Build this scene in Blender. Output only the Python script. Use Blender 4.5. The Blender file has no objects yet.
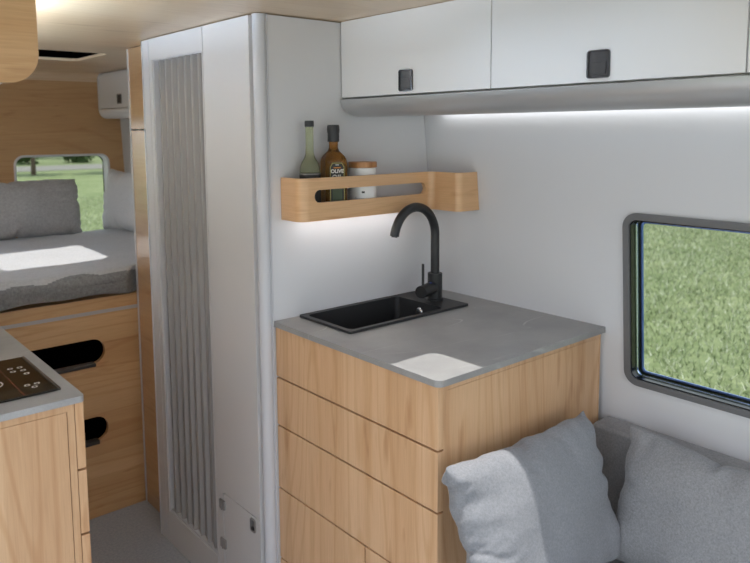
import bpy, bmesh, math, random
import numpy as np
from mathutils import Vector, Matrix, noise as mnoise
random.seed(7)
PI = math.pi
SC = bpy.context.scene
COL = SC.collection

# ------------------------------------------------------------------ materials
def nmat(name):
    m = bpy.data.materials.new(name); m.use_nodes = True
    nt = m.node_tree; b = nt.nodes['Principled BSDF']
    return m, nt, b
def srgb(r, g, b):
    f = lambda c: (c/255/12.92 if c/255 <= .04045 else ((c/255+.055)/1.055)**2.4)
    return (f(r), f(g), f(b), 1)
def plain(name, col, rough=.5, metal=0., spec=.5, coat=0.):
    m, nt, b = nmat(name)
    b.inputs['Base Color'].default_value = col; b.inputs['Roughness'].default_value = rough
    b.inputs['Metallic'].default_value = metal; b.inputs['Specular IOR Level'].default_value = spec
    b.inputs['Coat Weight'].default_value = coat
    return m
def N(nt, typ, **kw):
    n = nt.nodes.new(typ)
    for k, v in kw.items(): setattr(n, k, v)
    return n
def ramp(nt, stops):
    r = N(nt, 'ShaderNodeValToRGB'); e = r.color_ramp.elements
    while len(e) < len(stops): e.new(.5)
    for i, (p, c) in enumerate(stops): e[i].position = p; e[i].color = c
    return r
def noise(nt, vec, scale, detail=2, rough=.5, dist=0.):
    n = N(nt, 'ShaderNodeTexNoise'); n.inputs['Scale'].default_value = scale; n.inputs['Detail'].default_value = detail
    n.inputs['Roughness'].default_value = rough; n.inputs['Distortion'].default_value = dist
    nt.links.new(vec, n.inputs['Vector']); return n
def mapping(nt, scale, loc=(0, 0, 0), src=None, rot=(0, 0, 0)):
    mp = N(nt, 'ShaderNodeMapping'); mp.inputs['Scale'].default_value = scale; mp.inputs['Location'].default_value = loc
    mp.inputs['Rotation'].default_value = rot
    if src is None:
        tc = N(nt, 'ShaderNodeTexCoord'); src = tc.outputs['Object']
    nt.links.new(src, mp.inputs['Vector']); return mp
def mix(nt, a, b, fac, mode='MIX'):
    x = N(nt, 'ShaderNodeMix', data_type='RGBA', blend_type=mode)
    for s, i in ((fac, 0), (a, 6), (b, 7)):
        if hasattr(s, 'links'): nt.links.new(s, x.inputs[i])
        else: x.inputs[i].default_value = s
    return x.outputs[2]

def wood(name, axis, base, dark, light, rough=.42, stave=.06, coat=0., stave_amt=.7, along=1., loc=(0, 0, 0), rings=.5, steps=.45, wrap=None, coat_rough=.18, coat_ior=1.5):
    """pale beech: soft staves across the grain, cathedral rings, fine fibres; axis = grain direction"""
    m, nt, b = nmat(name); i = 'xyz'.index(axis)
    def sc(across, al):
        v = [across]*3; v[i] = al*along
        if wrap: v['xyz'.index(wrap)] = al*along
        return tuple(v)
    st = noise(nt, mapping(nt, sc(1/stave, .35), loc).outputs[0], 1., 1.5, .6)
    r1 = ramp(nt, [(.30, dark), (.5, base), (.72, light)]); nt.links.new(st.outputs[0], r1.inputs[0])
    mid = mix(nt, base, r1.outputs[0], stave_amt)
    sx = N(nt, 'ShaderNodeSeparateXYZ'); nt.links.new(mapping(nt, (1, 1, 1), loc).outputs[0], sx.inputs[0])
    ad = N(nt, 'ShaderNodeMath', operation='ADD'); o1, o2 = [k for k in range(3) if k != i]
    nt.links.new(sx.outputs['xyz'.index('z') if wrap else o1], ad.inputs[0]); (None if wrap else nt.links.new(sx.outputs[o2], ad.inputs[1]))
    wv = noise(nt, mapping(nt, sc(.8/stave, .01), (loc[2], 9, loc[0])).outputs[0], 1., 0.)
    a3 = N(nt, 'ShaderNodeMath', operation='MULTIPLY_ADD'); a3.inputs[1].default_value = 1/stave; nt.links.new(ad.outputs[0], a3.inputs[0]); nt.links.new(wv.outputs[0], a3.inputs[2])
    fl = N(nt, 'ShaderNodeMath', operation='FLOOR'); nt.links.new(a3.outputs[0], fl.inputs[0])
    wn = N(nt, 'ShaderNodeTexWhiteNoise', noise_dimensions='1D'); nt.links.new(fl.outputs[0], wn.inputs['W'])
    rs = ramp(nt, [(0., dark), (.45, base), (1., light)]); nt.links.new(wn.outputs[0], rs.inputs[0])
    mid = mix(nt, mid, rs.outputs[0], steps)
    rg = noise(nt, mapping(nt, sc(6., .75), loc).outputs[0], 1., 1., .4, .25)        # cathedral figure
    mm = N(nt, 'ShaderNodeMath', operation='MULTIPLY'); mm.inputs[1].default_value = 70.; nt.links.new(rg.outputs[0], mm.inputs[0])
    sn = N(nt, 'ShaderNodeMath', operation='SINE'); nt.links.new(mm.outputs[0], sn.inputs[0])
    r2 = ramp(nt, [(0., (1, 1, 1, 1)), (.75, (1, 1, 1, 1)), (1., (.90, .84, .77, 1))])
    ma = N(nt, 'ShaderNodeMapRange'); ma.inputs[1].default_value = -1; nt.links.new(sn.outputs[0], ma.inputs[0]); nt.links.new(ma.outputs[0], r2.inputs[0])
    c2 = mix(nt, mid, r2.outputs[0], rings, 'MULTIPLY')
    fb = noise(nt, mapping(nt, sc(330., 9.), loc).outputs[0], 1., 2., .6)
    r3 = ramp(nt, [(.3, (.90, .87, .84, 1)), (.6, (1.03, 1.03, 1.03, 1))]); nt.links.new(fb.outputs[0], r3.inputs[0])
    c3 = mix(nt, c2, r3.outputs[0], .8, 'MULTIPLY')
    kn = noise(nt, mapping(nt, sc(26., 4.5), (loc[0]+3, loc[1]+1, loc[2])).outputs[0], 1., 2., .5)
    r4 = ramp(nt, [(.64, (1, 1, 1, 1)), (.74, (.76, .66, .56, 1))]); nt.links.new(kn.outputs[0], r4.inputs[0])
    c4 = mix(nt, c3, r4.outputs[0], .8, 'MULTIPLY')
    nt.links.new(c4, b.inputs['Base Color'])
    b.inputs['Roughness'].default_value = rough; b.inputs['Coat Weight'].default_value = coat; b.inputs['Coat Roughness'].default_value = coat_rough; b.inputs['Coat IOR'].default_value = coat_ior
    bp = N(nt, 'ShaderNodeBump'); bp.inputs['Strength'].default_value = .05; bp.inputs['Distance'].default_value = .001
    nt.links.new(fb.outputs[0], bp.inputs['Height']); nt.links.new(bp.outputs[0], b.inputs['Normal'])
    return m

def stone(name, base, dark, seed):
    m, nt, b = nmat(name)
    mp = mapping(nt, (1, 1, 1), (seed, seed*2, 0))
    cl = noise(nt, mp.outputs[0], 6., 5., .6, .3)
    r = ramp(nt, [(.3, dark), (.7, base)]); nt.links.new(cl.outputs[0], r.inputs[0])
    fine = noise(nt, mp.outputs[0], 420., 2., .6)
    r2 = ramp(nt, [(.3, (.88, .88, .88, 1)), (.7, (1.08, 1.08, 1.08, 1))]); nt.links.new(fine.outputs[0], r2.inputs[0])
    c = mix(nt, r.outputs[0], r2.outputs[0], .7, 'MULTIPLY')
    mp2 = mapping(nt, (1.0, 4.2, 2.), (seed*3, seed, 0), rot=(0, 0, .35))
    vn = noise(nt, mp2.outputs[0], 1.5, 1.5, .4, .12)
    ab = N(nt, 'ShaderNodeMath', operation='SUBTRACT'); ab.inputs[1].default_value = .5; nt.links.new(vn.outputs[0], ab.inputs[0])
    a2 = N(nt, 'ShaderNodeMath', operation='ABSOLUTE'); nt.links.new(ab.outputs[0], a2.inputs[0])
    r3 = ramp(nt, [(0., (1, 1, 1, 1)), (.0035, (0, 0, 0, 1))]); nt.links.new(a2.outputs[0], r3.inputs[0])
    br = noise(nt, mp.outputs[0], 9., 2.)
    r4 = ramp(nt, [(.46, (0, 0, 0, 1)), (.62, (.55, .55, .55, 1))]); nt.links.new(br.outputs[0], r4.inputs[0])
    f = mix(nt, r3.outputs[0], r4.outputs[0], 1., 'MULTIPLY')
    c2 = mix(nt, c, srgb(206, 204, 200), f)
    nt.links.new(c2, b.inputs['Base Color']); b.inputs['Roughness'].default_value = .42
    return m

def fabric(name, col, col2, scale=900., rough=.9, sheen=.25, bump=.35):
    m, nt, b = nmat(name)
    mp = mapping(nt, (1, 1, 1))
    n1 = noise(nt, mp.outputs[0], scale, 2., .7)
    n2 = noise(nt, mp.outputs[0], scale*.22, 2., .6)
    r = ramp(nt, [(.36, col2), (.64, col)])
    av = mix(nt, n1.outputs[0], n2.outputs[0], .42)
    nt.links.new(av, r.inputs[0]); nt.links.new(r.outputs[0], b.inputs['Base Color'])
    b.inputs['Roughness'].default_value = rough; b.inputs['Sheen Weight'].default_value = sheen
    b.inputs['Sheen Roughness'].default_value = .45; b.inputs['Specular IOR Level'].default_value = .15
    bp = N(nt, 'ShaderNodeBump'); bp.inputs['Strength'].default_value = bump; bp.inputs['Distance'].default_value = .0012
    nt.links.new(av, bp.inputs['Height']); nt.links.new(bp.outputs[0], b.inputs['Normal'])
    return m

def glow(name, col, strength):
    m, nt, b = nmat(name)
    b.inputs['Base Color'].default_value = (.9, .9, .9, 1)
    b.inputs['Emission Color'].default_value = col; b.inputs['Emission Strength'].default_value = strength
    return m

def pane_glass(name, tint):
    """window sheet: lets light straight through, with a little Fresnel reflection"""
    m = bpy.data.materials.new(name); m.use_nodes = True; nt = m.node_tree; nt.nodes.clear()
    o = N(nt, 'ShaderNodeOutputMaterial'); t = N(nt, 'ShaderNodeBsdfTransparent'); g = N(nt, 'ShaderNodeBsdfGlossy')
    g.inputs['Roughness'].default_value = .02; t.inputs[0].default_value = tint
    fr = N(nt, 'ShaderNodeFresnel'); fr.inputs[0].default_value = 1.25
    mx = N(nt, 'ShaderNodeMixShader'); nt.links.new(fr.outputs[0], mx.inputs[0]); nt.links.new(t.outputs[0], mx.inputs[1])
    nt.links.new(g.outputs[0], mx.inputs[2]); nt.links.new(mx.outputs[0], o.inputs[0])
    return m
def clear_glass(name, tint, rough=.03):
    m, nt, b = nmat(name)
    b.inputs['Base Color'].default_value = tint; b.inputs['Roughness'].default_value = rough
    b.inputs['Transmission Weight'].default_value = .85; b.inputs['IOR'].default_value = 1.3
    return m

W_B, W_D, W_L = srgb(210, 172, 134), srgb(188, 145, 104), srgb(219, 186, 150)
M = dict(
    front=wood('wood_front', 'z', W_B, W_D, W_L, stave=.05, rings=.8, steps=.35),
    endp=wood('wood_end_panel', 'z', srgb(205, 165, 126), srgb(186, 143, 103), srgb(214, 179, 142), stave=.065, loc=(2.2, .4, 0), rings=.8, steps=.35),
    leftend=wood('wood_left_end', 'z', srgb(208, 172, 134), srgb(192, 152, 114), srgb(218, 186, 150), stave=.07, loc=(5.2, 1.4, .3), rings=.9),
    bed=wood('wood_bed', 'x', srgb(208, 170, 124), srgb(188, 146, 100), srgb(216, 181, 138), stave=.11, loc=(1.2, 3.4, .7), rings=.9),
    rear=wood('wood_rear', 'x', srgb(196, 156, 110), srgb(180, 138, 92), srgb(206, 168, 124), stave=.14, loc=(7.2, 3.4, 1.7), rings=.6),
    ceil=wood('wood_ceiling', 'x', srgb(214, 188, 154), srgb(202, 172, 136), srgb(222, 200, 168), rough=.42, stave=.2, loc=(3.2, .4, .7), rings=.5, coat=.6, coat_rough=.34),
    post=wood('wood_post', 'y', srgb(190, 152, 110), srgb(176, 136, 94), srgb(198, 163, 124), rough=.28, stave=.1, loc=(.2, 5.4, .7), rings=.5, coat=1., coat_rough=.2, coat_ior=2.),
    over=wood('wood_overhead', 'x', srgb(204, 166, 122), srgb(190, 148, 102), srgb(216, 182, 140), stave=.12, loc=(8.2, .4, 2.7), rings=.6),
    shelf=wood('wood_shelf', 'x', srgb(216, 174, 130), srgb(200, 155, 110), srgb(224, 188, 146), rough=.35, stave=.05, loc=(4.2, .4, 3.7), rings=.25, steps=.25, stave_amt=.25, coat=.2, wrap='y'),
    lid=wood('wood_lid', 'z', srgb(184, 130, 80), srgb(140, 92, 52), srgb(200, 150, 100), stave=.012, rings=.2),
    white=plain('white_lacquer', srgb(234, 234, 234), .38),
    wallp=plain('wall_panel', srgb(212, 212, 214), .5),
    cabp=plain('cabin_panel', srgb(206, 204, 203), .45),
    trimw=plain('trim_white', srgb(196, 196, 199), .4),
    valance=plain('valance_grey', srgb(186, 186, 186), .3, .4),
    slat=plain('tambour_grey', srgb(160, 157, 154), .4),
    alu=plain('aluminium', srgb(214, 215, 218), .35, .35),
    steel=plain('steel', srgb(190, 190, 190), .25, 1.),
    dsteel=plain('hinge_metal', srgb(156, 153, 150), .35, .6),
    latchd=plain('latch_grey', srgb(52, 52, 54), .4),
    latchb=plain('latch_bezel', srgb(70, 71, 76), .22, .6),
    strip=plain('pale_strip', srgb(178, 178, 180), .4),
    black=plain('matt_black', srgb(34, 34, 35), .38),
    sinkb=plain('sink_composite', srgb(40, 40, 41), .5),
    void=plain('black_void', (.001, .001, .001, 1), .9, spec=0.),
    dark=plain('dark_gap', srgb(40, 34, 30), .8),
    ledge=plain('ledge_grey', srgb(52, 49, 47), .6),
    carpet=fabric('carpet', srgb(164, 166, 172), srgb(134, 136, 142), 500., bump=.3),
    hob=plain('hob_glass', srgb(26, 19, 9), .05, spec=.28),  # reflection of the wooden cupboard put into the brown base colour
    hobmark=plain('hob_marking', srgb(214, 206, 196), .4),
    hobred=plain('hob_line', srgb(92, 34, 22), .2),
    hobedge=plain('hob_edge', srgb(105, 100, 95), .25, .8),
    stone=stone('worktop_stone', srgb(157, 156, 154), srgb(138, 137, 136), 1.3),
    stone2=stone('worktop_stone_left', srgb(166, 166, 166), srgb(148, 148, 148), 4.1),
    cush=fabric('cushion_fabric', srgb(146, 147, 150), srgb(120, 121, 125), sheen=.15),
    cush2=fabric('cushion_fabric_coarse', srgb(156, 156, 158), srgb(120, 120, 122), 950.),
    sofa=fabric('sofa_fabric', srgb(154, 154, 155), srgb(122, 122, 124), 800.),
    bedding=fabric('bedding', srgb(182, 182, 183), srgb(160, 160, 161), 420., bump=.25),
    shaded_cover=fabric('mattress_side_shaded', srgb(134, 135, 137), srgb(100, 101, 103), 420., bump=.25),
    pilA=fabric('pillow_grey', srgb(186, 184, 183), srgb(156, 154, 153), 420.),
    pilB=fabric('pillow_pale', srgb(216, 215, 214), srgb(198, 197, 196), 700.),
    wframe=plain('window_frame', srgb(104, 104, 105), .45),
    gasket=plain('gasket', srgb(14, 15, 16), .25),
    acryl=plain('acrylic_edge', srgb(226, 234, 246), .12, .85),  # white, green and blue reflections put into the edge ring colours
    acryl_refl_green=plain('acrylic_reflect_green', srgb(58, 74, 52), .12, .6),
    acryl_refl_blue=plain('acrylic_reflect_blue', srgb(116, 146, 206), .15, .6),
    pane=pane_glass('window_pane', (.80, .81, .78, 1)),
    clear=pane_glass('hatch_pane', (.97, .97, .97, 1)),
    reveal=plain('window_reveal', srgb(224, 224, 226), .3),
    led=glow('led_strip', (.96, .98, 1., 1), 4.),
    ledshelf=glow('led_strip_shelf', (.97, .98, 1., 1), 14.),
    ceil_glow=glow('ceiling_glow_added', (.72, .88, 1.08, 1), 170.),
    oilglass=clear_glass('brown_glass', srgb(196, 134, 62)),
    greenglass=clear_glass('green_glass', srgb(220, 226, 188)),
    ceramic=plain('white_ceramic', srgb(236, 236, 236), .15),
    cap=plain('bottle_cap', srgb(44, 44, 46), .45),
    lab=plain('label_black', srgb(26, 26, 26), .5),
    labg=plain('label_green', srgb(60, 74, 50), .5),
    gold=plain('label_gold', srgb(176, 160, 84), .4, .3),
    orange=plain('label_orange', srgb(190, 120, 40), .5),
    ink=plain('label_white', srgb(226, 224, 218), .6),
    grey_ink=plain('label_grey', srgb(120, 118, 116), .6),
    blue=plain('blue_dot', srgb(30, 70, 190), .3),
)

# ------------------------------------------------------------------ object helpers
def finish(name, bm, mat, parent=None, smooth=35, kind=None):
    bmesh.ops.recalc_face_normals(bm, faces=bm.faces[:])
    me = bpy.data.meshes.new(name); bm.to_mesh(me); bm.free()
    o = bpy.data.objects.new(name, me); COL.objects.link(o)
    if isinstance(mat, (list, tuple)):
        for x in mat: me.materials.append(x)
    else: me.materials.append(mat)
    if smooth:
        me.shade_smooth(); me.set_sharp_from_angle(angle=math.radians(smooth))
        wnm = o.modifiers.new('flat_faces', 'WEIGHTED_NORMAL'); wnm.keep_sharp = True; wnm.weight = 80
    if parent is not None: child(o, parent)
    if kind: o['kind'] = kind
    return o
def child(o, p):
    o.parent = p; o.matrix_parent_inverse = wm(p).inverted()
def wm(o):
    if o.parent is None: return o.matrix_basis.copy()
    return wm(o.parent) @ o.matrix_parent_inverse @ o.matrix_basis
def thing(name, label, cat, loc=(0, 0, 0), group=None):
    o = bpy.data.objects.new(name, None); COL.objects.link(o); o.location = loc; o.empty_display_size = .05
    o['label'] = label; o['category'] = cat
    if group: o['group'] = group
    return o
def tag(o, label, cat, group=None):
    o['label'] = label; o['category'] = cat
    if group: o['group'] = group
    return o
def struct(o): o['kind'] = 'structure'; return o
def add_box(bm, x0, x1, y0, y1, z0, z1, bev=0., seg=2):
    r = bmesh.ops.create_cube(bm, size=1.)
    vs = r['verts']
    for v in vs:
        v.co = Vector(((x0+x1)/2+v.co.x*(x1-x0), (y0+y1)/2+v.co.y*(y1-y0), (z0+z1)/2+v.co.z*(z1-z0)))
    if bev:
        es = {e for v in vs for e in v.link_edges}
        bmesh.ops.bevel(bm, geom=list(es), offset=bev, segments=seg, profile=.5, affect='EDGES')
def box(name, b, mat, parent=None, bev=.0015, seg=2):
    bm = bmesh.new(); add_box(bm, *b, bev=bev, seg=seg)
    return finish(name, bm, mat, parent)
def rrect(a0, a1, b0, b1, r, n=8):
    """rounded rectangle outline in (a,b); r = radius or 4 radii (a0b0, a1b0, a1b1, a0b1)"""
    if not isinstance(r, (tuple, list)): r = (r,)*4
    out = []
    for (ca, cb, sa, sb, st), q in zip(((a0, b0, 1, 1, PI), (a1, b0, -1, 1, 1.5*PI), (a1, b1, -1, -1, 0), (a0, b1, 1, -1, .5*PI)), r):
        if q <= 0: out.append((ca, cb)); continue
        for k in range(n+1):
            t = st+k*.5*PI/n; out.append((ca+sa*q+q*math.cos(t), cb+sb*q+q*math.sin(t)))
    return out
def add_plate(bm, outer, holes, axis, d0, d1, fmap=None):
    """flat polygon (with holes) extruded from d0 to d1 along axis; in-plane order: x->(y,z) y->(x,z) z->(x,y)"""
    def P(a, b, d):
        return Vector({'x': (d, a, b), 'y': (a, d, b), 'z': (a, b, d)}[axis])
    es = []
    for loop in [outer]+list(holes):
        vs = [bm.verts.new(P(a, b, d0)) for a, b in loop]
        es += [bm.edges.new((vs[i], vs[(i+1) % len(vs)])) for i in range(len(vs))]
    if holes:
        g = bmesh.ops.triangle_fill(bm, use_beauty=True, use_dissolve=False, edges=es)
        fs = [f for f in g['geom'] if isinstance(f, bmesh.types.BMFace)]
    else:
        fs = [bm.faces.new(vs)]
    ex = bmesh.ops.extrude_face_region(bm, geom=fs)
    for v in ex['geom']:
        if isinstance(v, bmesh.types.BMVert): v.co['xyz'.index(axis)] += d1-d0
def plate(name, outer, holes, axis, d0, d1, mat, parent=None, smooth=30):
    bm = bmesh.new(); add_plate(bm, outer, holes, axis, d0, d1)
    return finish(name, bm, mat, parent, smooth)
def add_lathe(bm, prof, c, seg=40, M4=None):
    rings = []
    for r, z in prof:
        if r < 1e-6:
            rings.append([bm.verts.new((c[0], c[1], c[2]+z))]); continue
        rings.append([bm.verts.new((c[0]+r*math.cos(2*PI*k/seg), c[1]+r*math.sin(2*PI*k/seg), c[2]+z)) for k in range(seg)])
    for a, b in zip(rings, rings[1:]):
        for k in range(seg):
            k2 = (k+1) % seg
            if len(a) == 1 and len(b) == 1: continue
            if len(a) == 1: bm.faces.new((a[0], b[k], b[k2]))
            elif len(b) == 1: bm.faces.new((a[k], a[k2], b[0]))
            else: bm.faces.new((a[k], a[k2], b[k2], b[k]))
    if M4 is not None:
        for ring in rings:
            for v in ring: v.co = M4 @ v.co
def lathe(name, prof, c, mat, parent=None, seg=40, M4=None):
    bm = bmesh.new(); add_lathe(bm, prof, c, seg, M4); return finish(name, bm, mat, parent, 40)
def add_tube(bm, pts, r, seg=14, cap=True):
    pts = [Vector(p) for p in pts]; rr = r if isinstance(r, (list, tuple)) else [r]*len(pts)
    t0 = (pts[1]-pts[0]).normalized(); u = t0.orthogonal().normalized(); rings = []
    for i, p in enumerate(pts):
        t = ((pts[i]-pts[i-1]) if i else t0).normalized() if i == len(pts)-1 or i == 0 else ((pts[i]-pts[i-1]).normalized()+(pts[i+1]-pts[i]).normalized()).normalized()
        u = (u-t*u.dot(t)).normalized(); w = t.cross(u)
        rings.append([bm.verts.new(p+(u*math.cos(2*PI*k/seg)+w*math.sin(2*PI*k/seg))*rr[i]) for k in range(seg)])
    for a, b in zip(rings, rings[1:]):
        for k in range(seg): bm.faces.new((a[k], a[(k+1) % seg], b[(k+1) % seg], b[k]))
    if cap: bm.faces.new(rings[0][::-1]); bm.faces.new(rings[-1])
def tube(name, pts, r, mat, parent=None, seg=14):
    bm = bmesh.new(); add_tube(bm, pts, r, seg); return finish(name, bm, mat, parent, 40)
def sweep_profile(name, prof, axis, d0, d1, mat, parent=None, smooth=30):
    return plate(name, prof, [], axis, d0, d1, mat, parent, smooth)

# ------------------------------------------------------------------ room measures (metres; x across, y to the rear, z up)
ZT = 1.883
YP, Y3, Y5, YR = 1.75, 2.53, 2.82, 4.10
XL, YF = -.20, -1.10
WALLZ = [(0., 1.800), (.45, 1.797), (.75, 1.787), (1.0, 1.771), (1.2, 1.755), (1.41, 1.735), (1.6, 1.716), (1.9, 1.684)]
def wx(z):
    for (z0, a), (z1, b) in zip(WALLZ, WALLZ[1:]):
        if z <= z1: return a+(b-a)*(z-z0)/(z1-z0)
    return WALLZ[-1][1]

# window in the right wall
WY0, WY1, WZ0, WZ1 = .22, .994, .872, 1.316       # clear opening of the frame
WA = wx(WZ0); WS = (wx(WZ1)-wx(WZ0))/(WZ1-WZ0)
def wplane(z): return WA+WS*(z-WZ0)

# ---- walls
def grid_wall(name, ys, zs, hole, mat, xf, th=.03):
    bm = bmesh.new(); V = {}
    for i, y in enumerate(ys):
        for j, z in enumerate(zs): V[i, j] = bm.verts.new((xf(z), y, z))
    for i in range(len(ys)-1):
        for j in range(len(zs)-1):
            cy, cz = (ys[i]+ys[i+1])/2, (zs[j]+zs[j+1])/2
            if any(h[0] < cy < h[1] and h[2] < cz < h[3] for h in hole): continue
            bm.faces.new((V[i, j], V[i+1, j], V[i+1, j+1], V[i, j+1]))
    ex = bmesh.ops.extrude_face_region(bm, geom=bm.faces[:])
    for v in ex['geom']:
        if isinstance(v, bmesh.types.BMVert): v.co.x += th
    bmesh.ops.delete(bm, geom=[v for v in bm.verts if not v.link_faces], context='VERTS')
    return struct(finish(name, bm, mat, None, 25))
zs = sorted(set([0, .2, .45, .6, .75, .8, WZ0, .95, 1.0, 1.1, 1.2, WZ1, 1.36, 1.41, 1.5, 1.6, 1.7, 1.8, 1.9]))
def xw(z): return wplane(z) if WZ0-.03 <= z <= WZ1+.03 else wx(z)
grid_wall('wall_right', [YF, WY0, .6, WY1, 1.4, 1.75, 2.2, 2.82, 4.2], zs, [(WY0, WY1, WZ0, WZ1)], M['wallp'], xw)
# left wall with the open sliding door beside the camera
box_l = plate('wall_left', [(YF, 0), (YR+.1, 0), (YR+.1, 1.9), (YF, 1.9)], [[(-.55, .02), (1.40, .02), (1.40, 1.80), (-.55, 1.80)], rrect(3.02, 3.92, 1.12, 1.60, .05)], 'x', XL-.03, XL, M['wallp']); struct(box_l)
# front: windscreen opening
struct(plate('wall_front', [(XL-.03, 0), (1.83, 0), (1.83, 1.9), (XL-.03, 1.9)], [[(XL+.05, .50), (1.72, .50), (1.64, 1.85), (XL+.05, 1.85)]], 'y', YF-.03, YF, M['wallp']))
# rear wall with window
RX0, RX1, RZ0, RZ1 = 1.0, 1.49, .93, 1.427
struct(plate('wall_rear', [(XL-.03, 0), (1.83, 0), (1.83, 1.9), (XL-.03, 1.9)], [rrect(RX0, RX1, RZ0, RZ1, .045), rrect(.10, .60, 1.05, 1.62, .045)], 'y', YR, YR+.05, M['rear']))
struct(box('floor', (XL-.03, 1.83, YF-.03, YR+.05, -.04, 0), M['carpet'], bev=0))
# ceiling with two roof-hatch openings
H1 = (.72, 1.135, 3.06, 3.46)      # above the bed
H2 = (.72, 1.288, .62, 1.252)     # above the sofa
H3 = (.25, 1.25, -.95, -.30)     # added over the cab, unseen, to let in fill daylight
struct(plate('ceiling', [(XL-.03, YF-.03), (1.83, YF-.03), (1.83, YR+.05), (XL-.03, YR+.05)],
      [rrect(*H1, .03), rrect(*H2, .035), rrect(*H3, .035)], 'z', ZT, ZT+.011, M['ceil']))
def hatch(n, H, lab, mat):
    x0, x1, y0, y1 = H
    t = bpy.data.objects.new('window_%d' % n, None); COL.objects.link(t); t.location = ((x0+x1)/2, (y0+y1)/2, ZT+.011); t['kind'] = 'structure'
    t['label'] = lab
    bm = bmesh.new()
    add_plate(bm, rrect(x0-.05, x1+.05, y0-.05, y1+.05, .05), [rrect(x0, x1, y0, y1, .03)], 'z', ZT+.011, ZT+.085)
    finish('hatch_frame', bm, mat, t)
    plate('hatch_pane', rrect(x0-.04, x1+.04, y0-.04, y1+.04, .04), [], 'z', ZT+.0855, ZT+.09, M['clear'], t)
hatch(3, H1, 'roof hatch with black shaft above the bed', M['void'])
hatch(4, H2, 'roof hatch above the seating', M['white'])
hatch(7, H3, 'unseen roof hatch added over the cab for fill daylight', M['white'])
# rear cove between ceiling and rear wall
cv = [(YR, ZT)]+[(YR-.07+.07*math.sin(k*PI/16), ZT-.05+.05*math.cos(k*PI/16)) for k in range(9)]
struct(plate('trim_1', cv, [], 'x', XL, 1.448, M['ceil']))
# pale lining that narrows the right side of the bedroom behind the tall units
struct(sweep_profile('trim_2', [(1.60, .9), (1.72, .9), (1.68, 1.883), (1.56, 1.883)], 'y', 2.86, YR, M['wallp']))

# ---- side window added in the left wall, out of the frame, to light the bed
for n, a, b in ((5, 3.02, 3.92),):
    t = bpy.data.objects.new('window_%d' % n, None); COL.objects.link(t); t.location = (XL, (a+b)/2, 1.12); t['kind'] = 'structure'
    bm = bmesh.new(); add_plate(bm, rrect(a-.02, b+.02, 1.10, 1.60, .06), [rrect(a+.001, b-.001, 1.121, 1.579, .05)], 'x', XL+.0005, XL+.010); finish('window_frame', bm, M['wframe'], t)
    plate('pane', rrect(a-.01, b+.01, 1.11, 1.61, .05), [], 'x', XL-.04, XL-.036, M['clear'], t)
# ---- rear window
def ring(name, a0, a1, b0, b1, r, w, axis, d0, d1, mat, parent):
    return plate(name, rrect(a0-w, a1+w, b0-w, b1+w, r+w), [rrect(a0, a1, b0, b1, r)], axis, d0, d1, mat, parent)
t = bpy.data.objects.new('window_2', None); COL.objects.link(t); t.location = ((RX0+RX1)/2, YR, RZ0); t['kind'] = 'structure'
t['label'] = 'wide low rear window behind the bed pillows'
ring('window_frame', RX0, RX1, RZ0, RZ1, .045, .008, 'y', YR-.004, YR+.012, M['reveal'], t)
ring('window_reveal', RX0+.004, RX1-.004, RZ0+.004, RZ1-.004, .042, .004, 'y', YR+.0, YR+.075, M['reveal'], t)
ring('seal', RX0+.007, RX1-.007, RZ0+.007, RZ1-.007, .04, .006, 'y', YR+.066, YR+.074, M['gasket'], t)
plate('pane', rrect(RX0, RX1, RZ0, RZ1, .04), [], 'y', YR+.08, YR+.084, M['pane'], t)

t = bpy.data.objects.new('window_6', None); COL.objects.link(t); t.location = (.35, YR, RZ0); t['kind'] = 'structure'
ring('window_frame', .10, .60, 1.05, 1.62, .045, .008, 'y', YR-.004, YR+.012, M['reveal'], t)
ring('seal', .11, .59, 1.06, 1.61, .04, .01, 'y', YR+.06, YR+.072, M['gasket'], t)
plate('pane', rrect(.10, .60, 1.05, 1.62, .04), [], 'y', YR+.08, YR+.084, M['clear'], t)
# ---- right window (built flat in y,z then leaned with the wall)
t = bpy.data.objects.new('window_1', None); COL.objects.link(t); t.location = (wplane(WZ0), (WY0+WY1)/2, WZ0); t['kind'] = 'structure'
t['label'] = 'dark framed window beside the seating'
def lean(o):
    for v in o.data.vertices: v.co.x += wplane(v.co.z)
    return o
def wring(name, inset, w, d0, d1, mat, r=.05):
    bm = bmesh.new()
    a0, a1, b0, b1 = WY0+inset, WY1-inset, WZ0+inset, WZ1-inset; rr_ = max(.012, r-inset)
    add_plate(bm, rrect(a0-w, a1+w, b0-w, b1+w, rr_+w), [rrect(a0, a1, b0, b1, rr_)], 'x', d0, d1)
    for v in bm.verts: v.co.x += wplane(v.co.z)
    return finish(name, bm, mat, t)
wring('window_frame', 0., .018, -.010, .004, M['wframe'], .022)
wring('gasket', .003, .003, -.004, .016, M['gasket'], .022)
wring('acrylic_edge', .004, .005, .016, .022, M['acryl_refl_green'], .022)
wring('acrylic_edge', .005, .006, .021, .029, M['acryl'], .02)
wring('acrylic_edge', .006, .007, .028, .036, M['acryl_refl_green'], .018)
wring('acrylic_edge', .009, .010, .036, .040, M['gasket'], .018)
wring('acrylic_edge', .013, .014, .040, .044, M['acryl_refl_blue'], .016)
bm = bmesh.new(); add_plate(bm, rrect(WY0-.012, WY1+.012, WZ0-.012, WZ1+.012, .05), [], 'x', .045, .049)
for v in bm.verts: v.co.x += wplane(v.co.z)
finish('pane', bm, M['pane'], t)

# ------------------------------------------------------------------ tall cabin with ribbed door
XT = 1.061
t = thing('tall_cabinet', 'tall pale grey cabin with a ribbed sliding door reaching the ceiling', 'cabinet', (1.4, 2.14, 0))
def back_profile(y): pass
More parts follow.
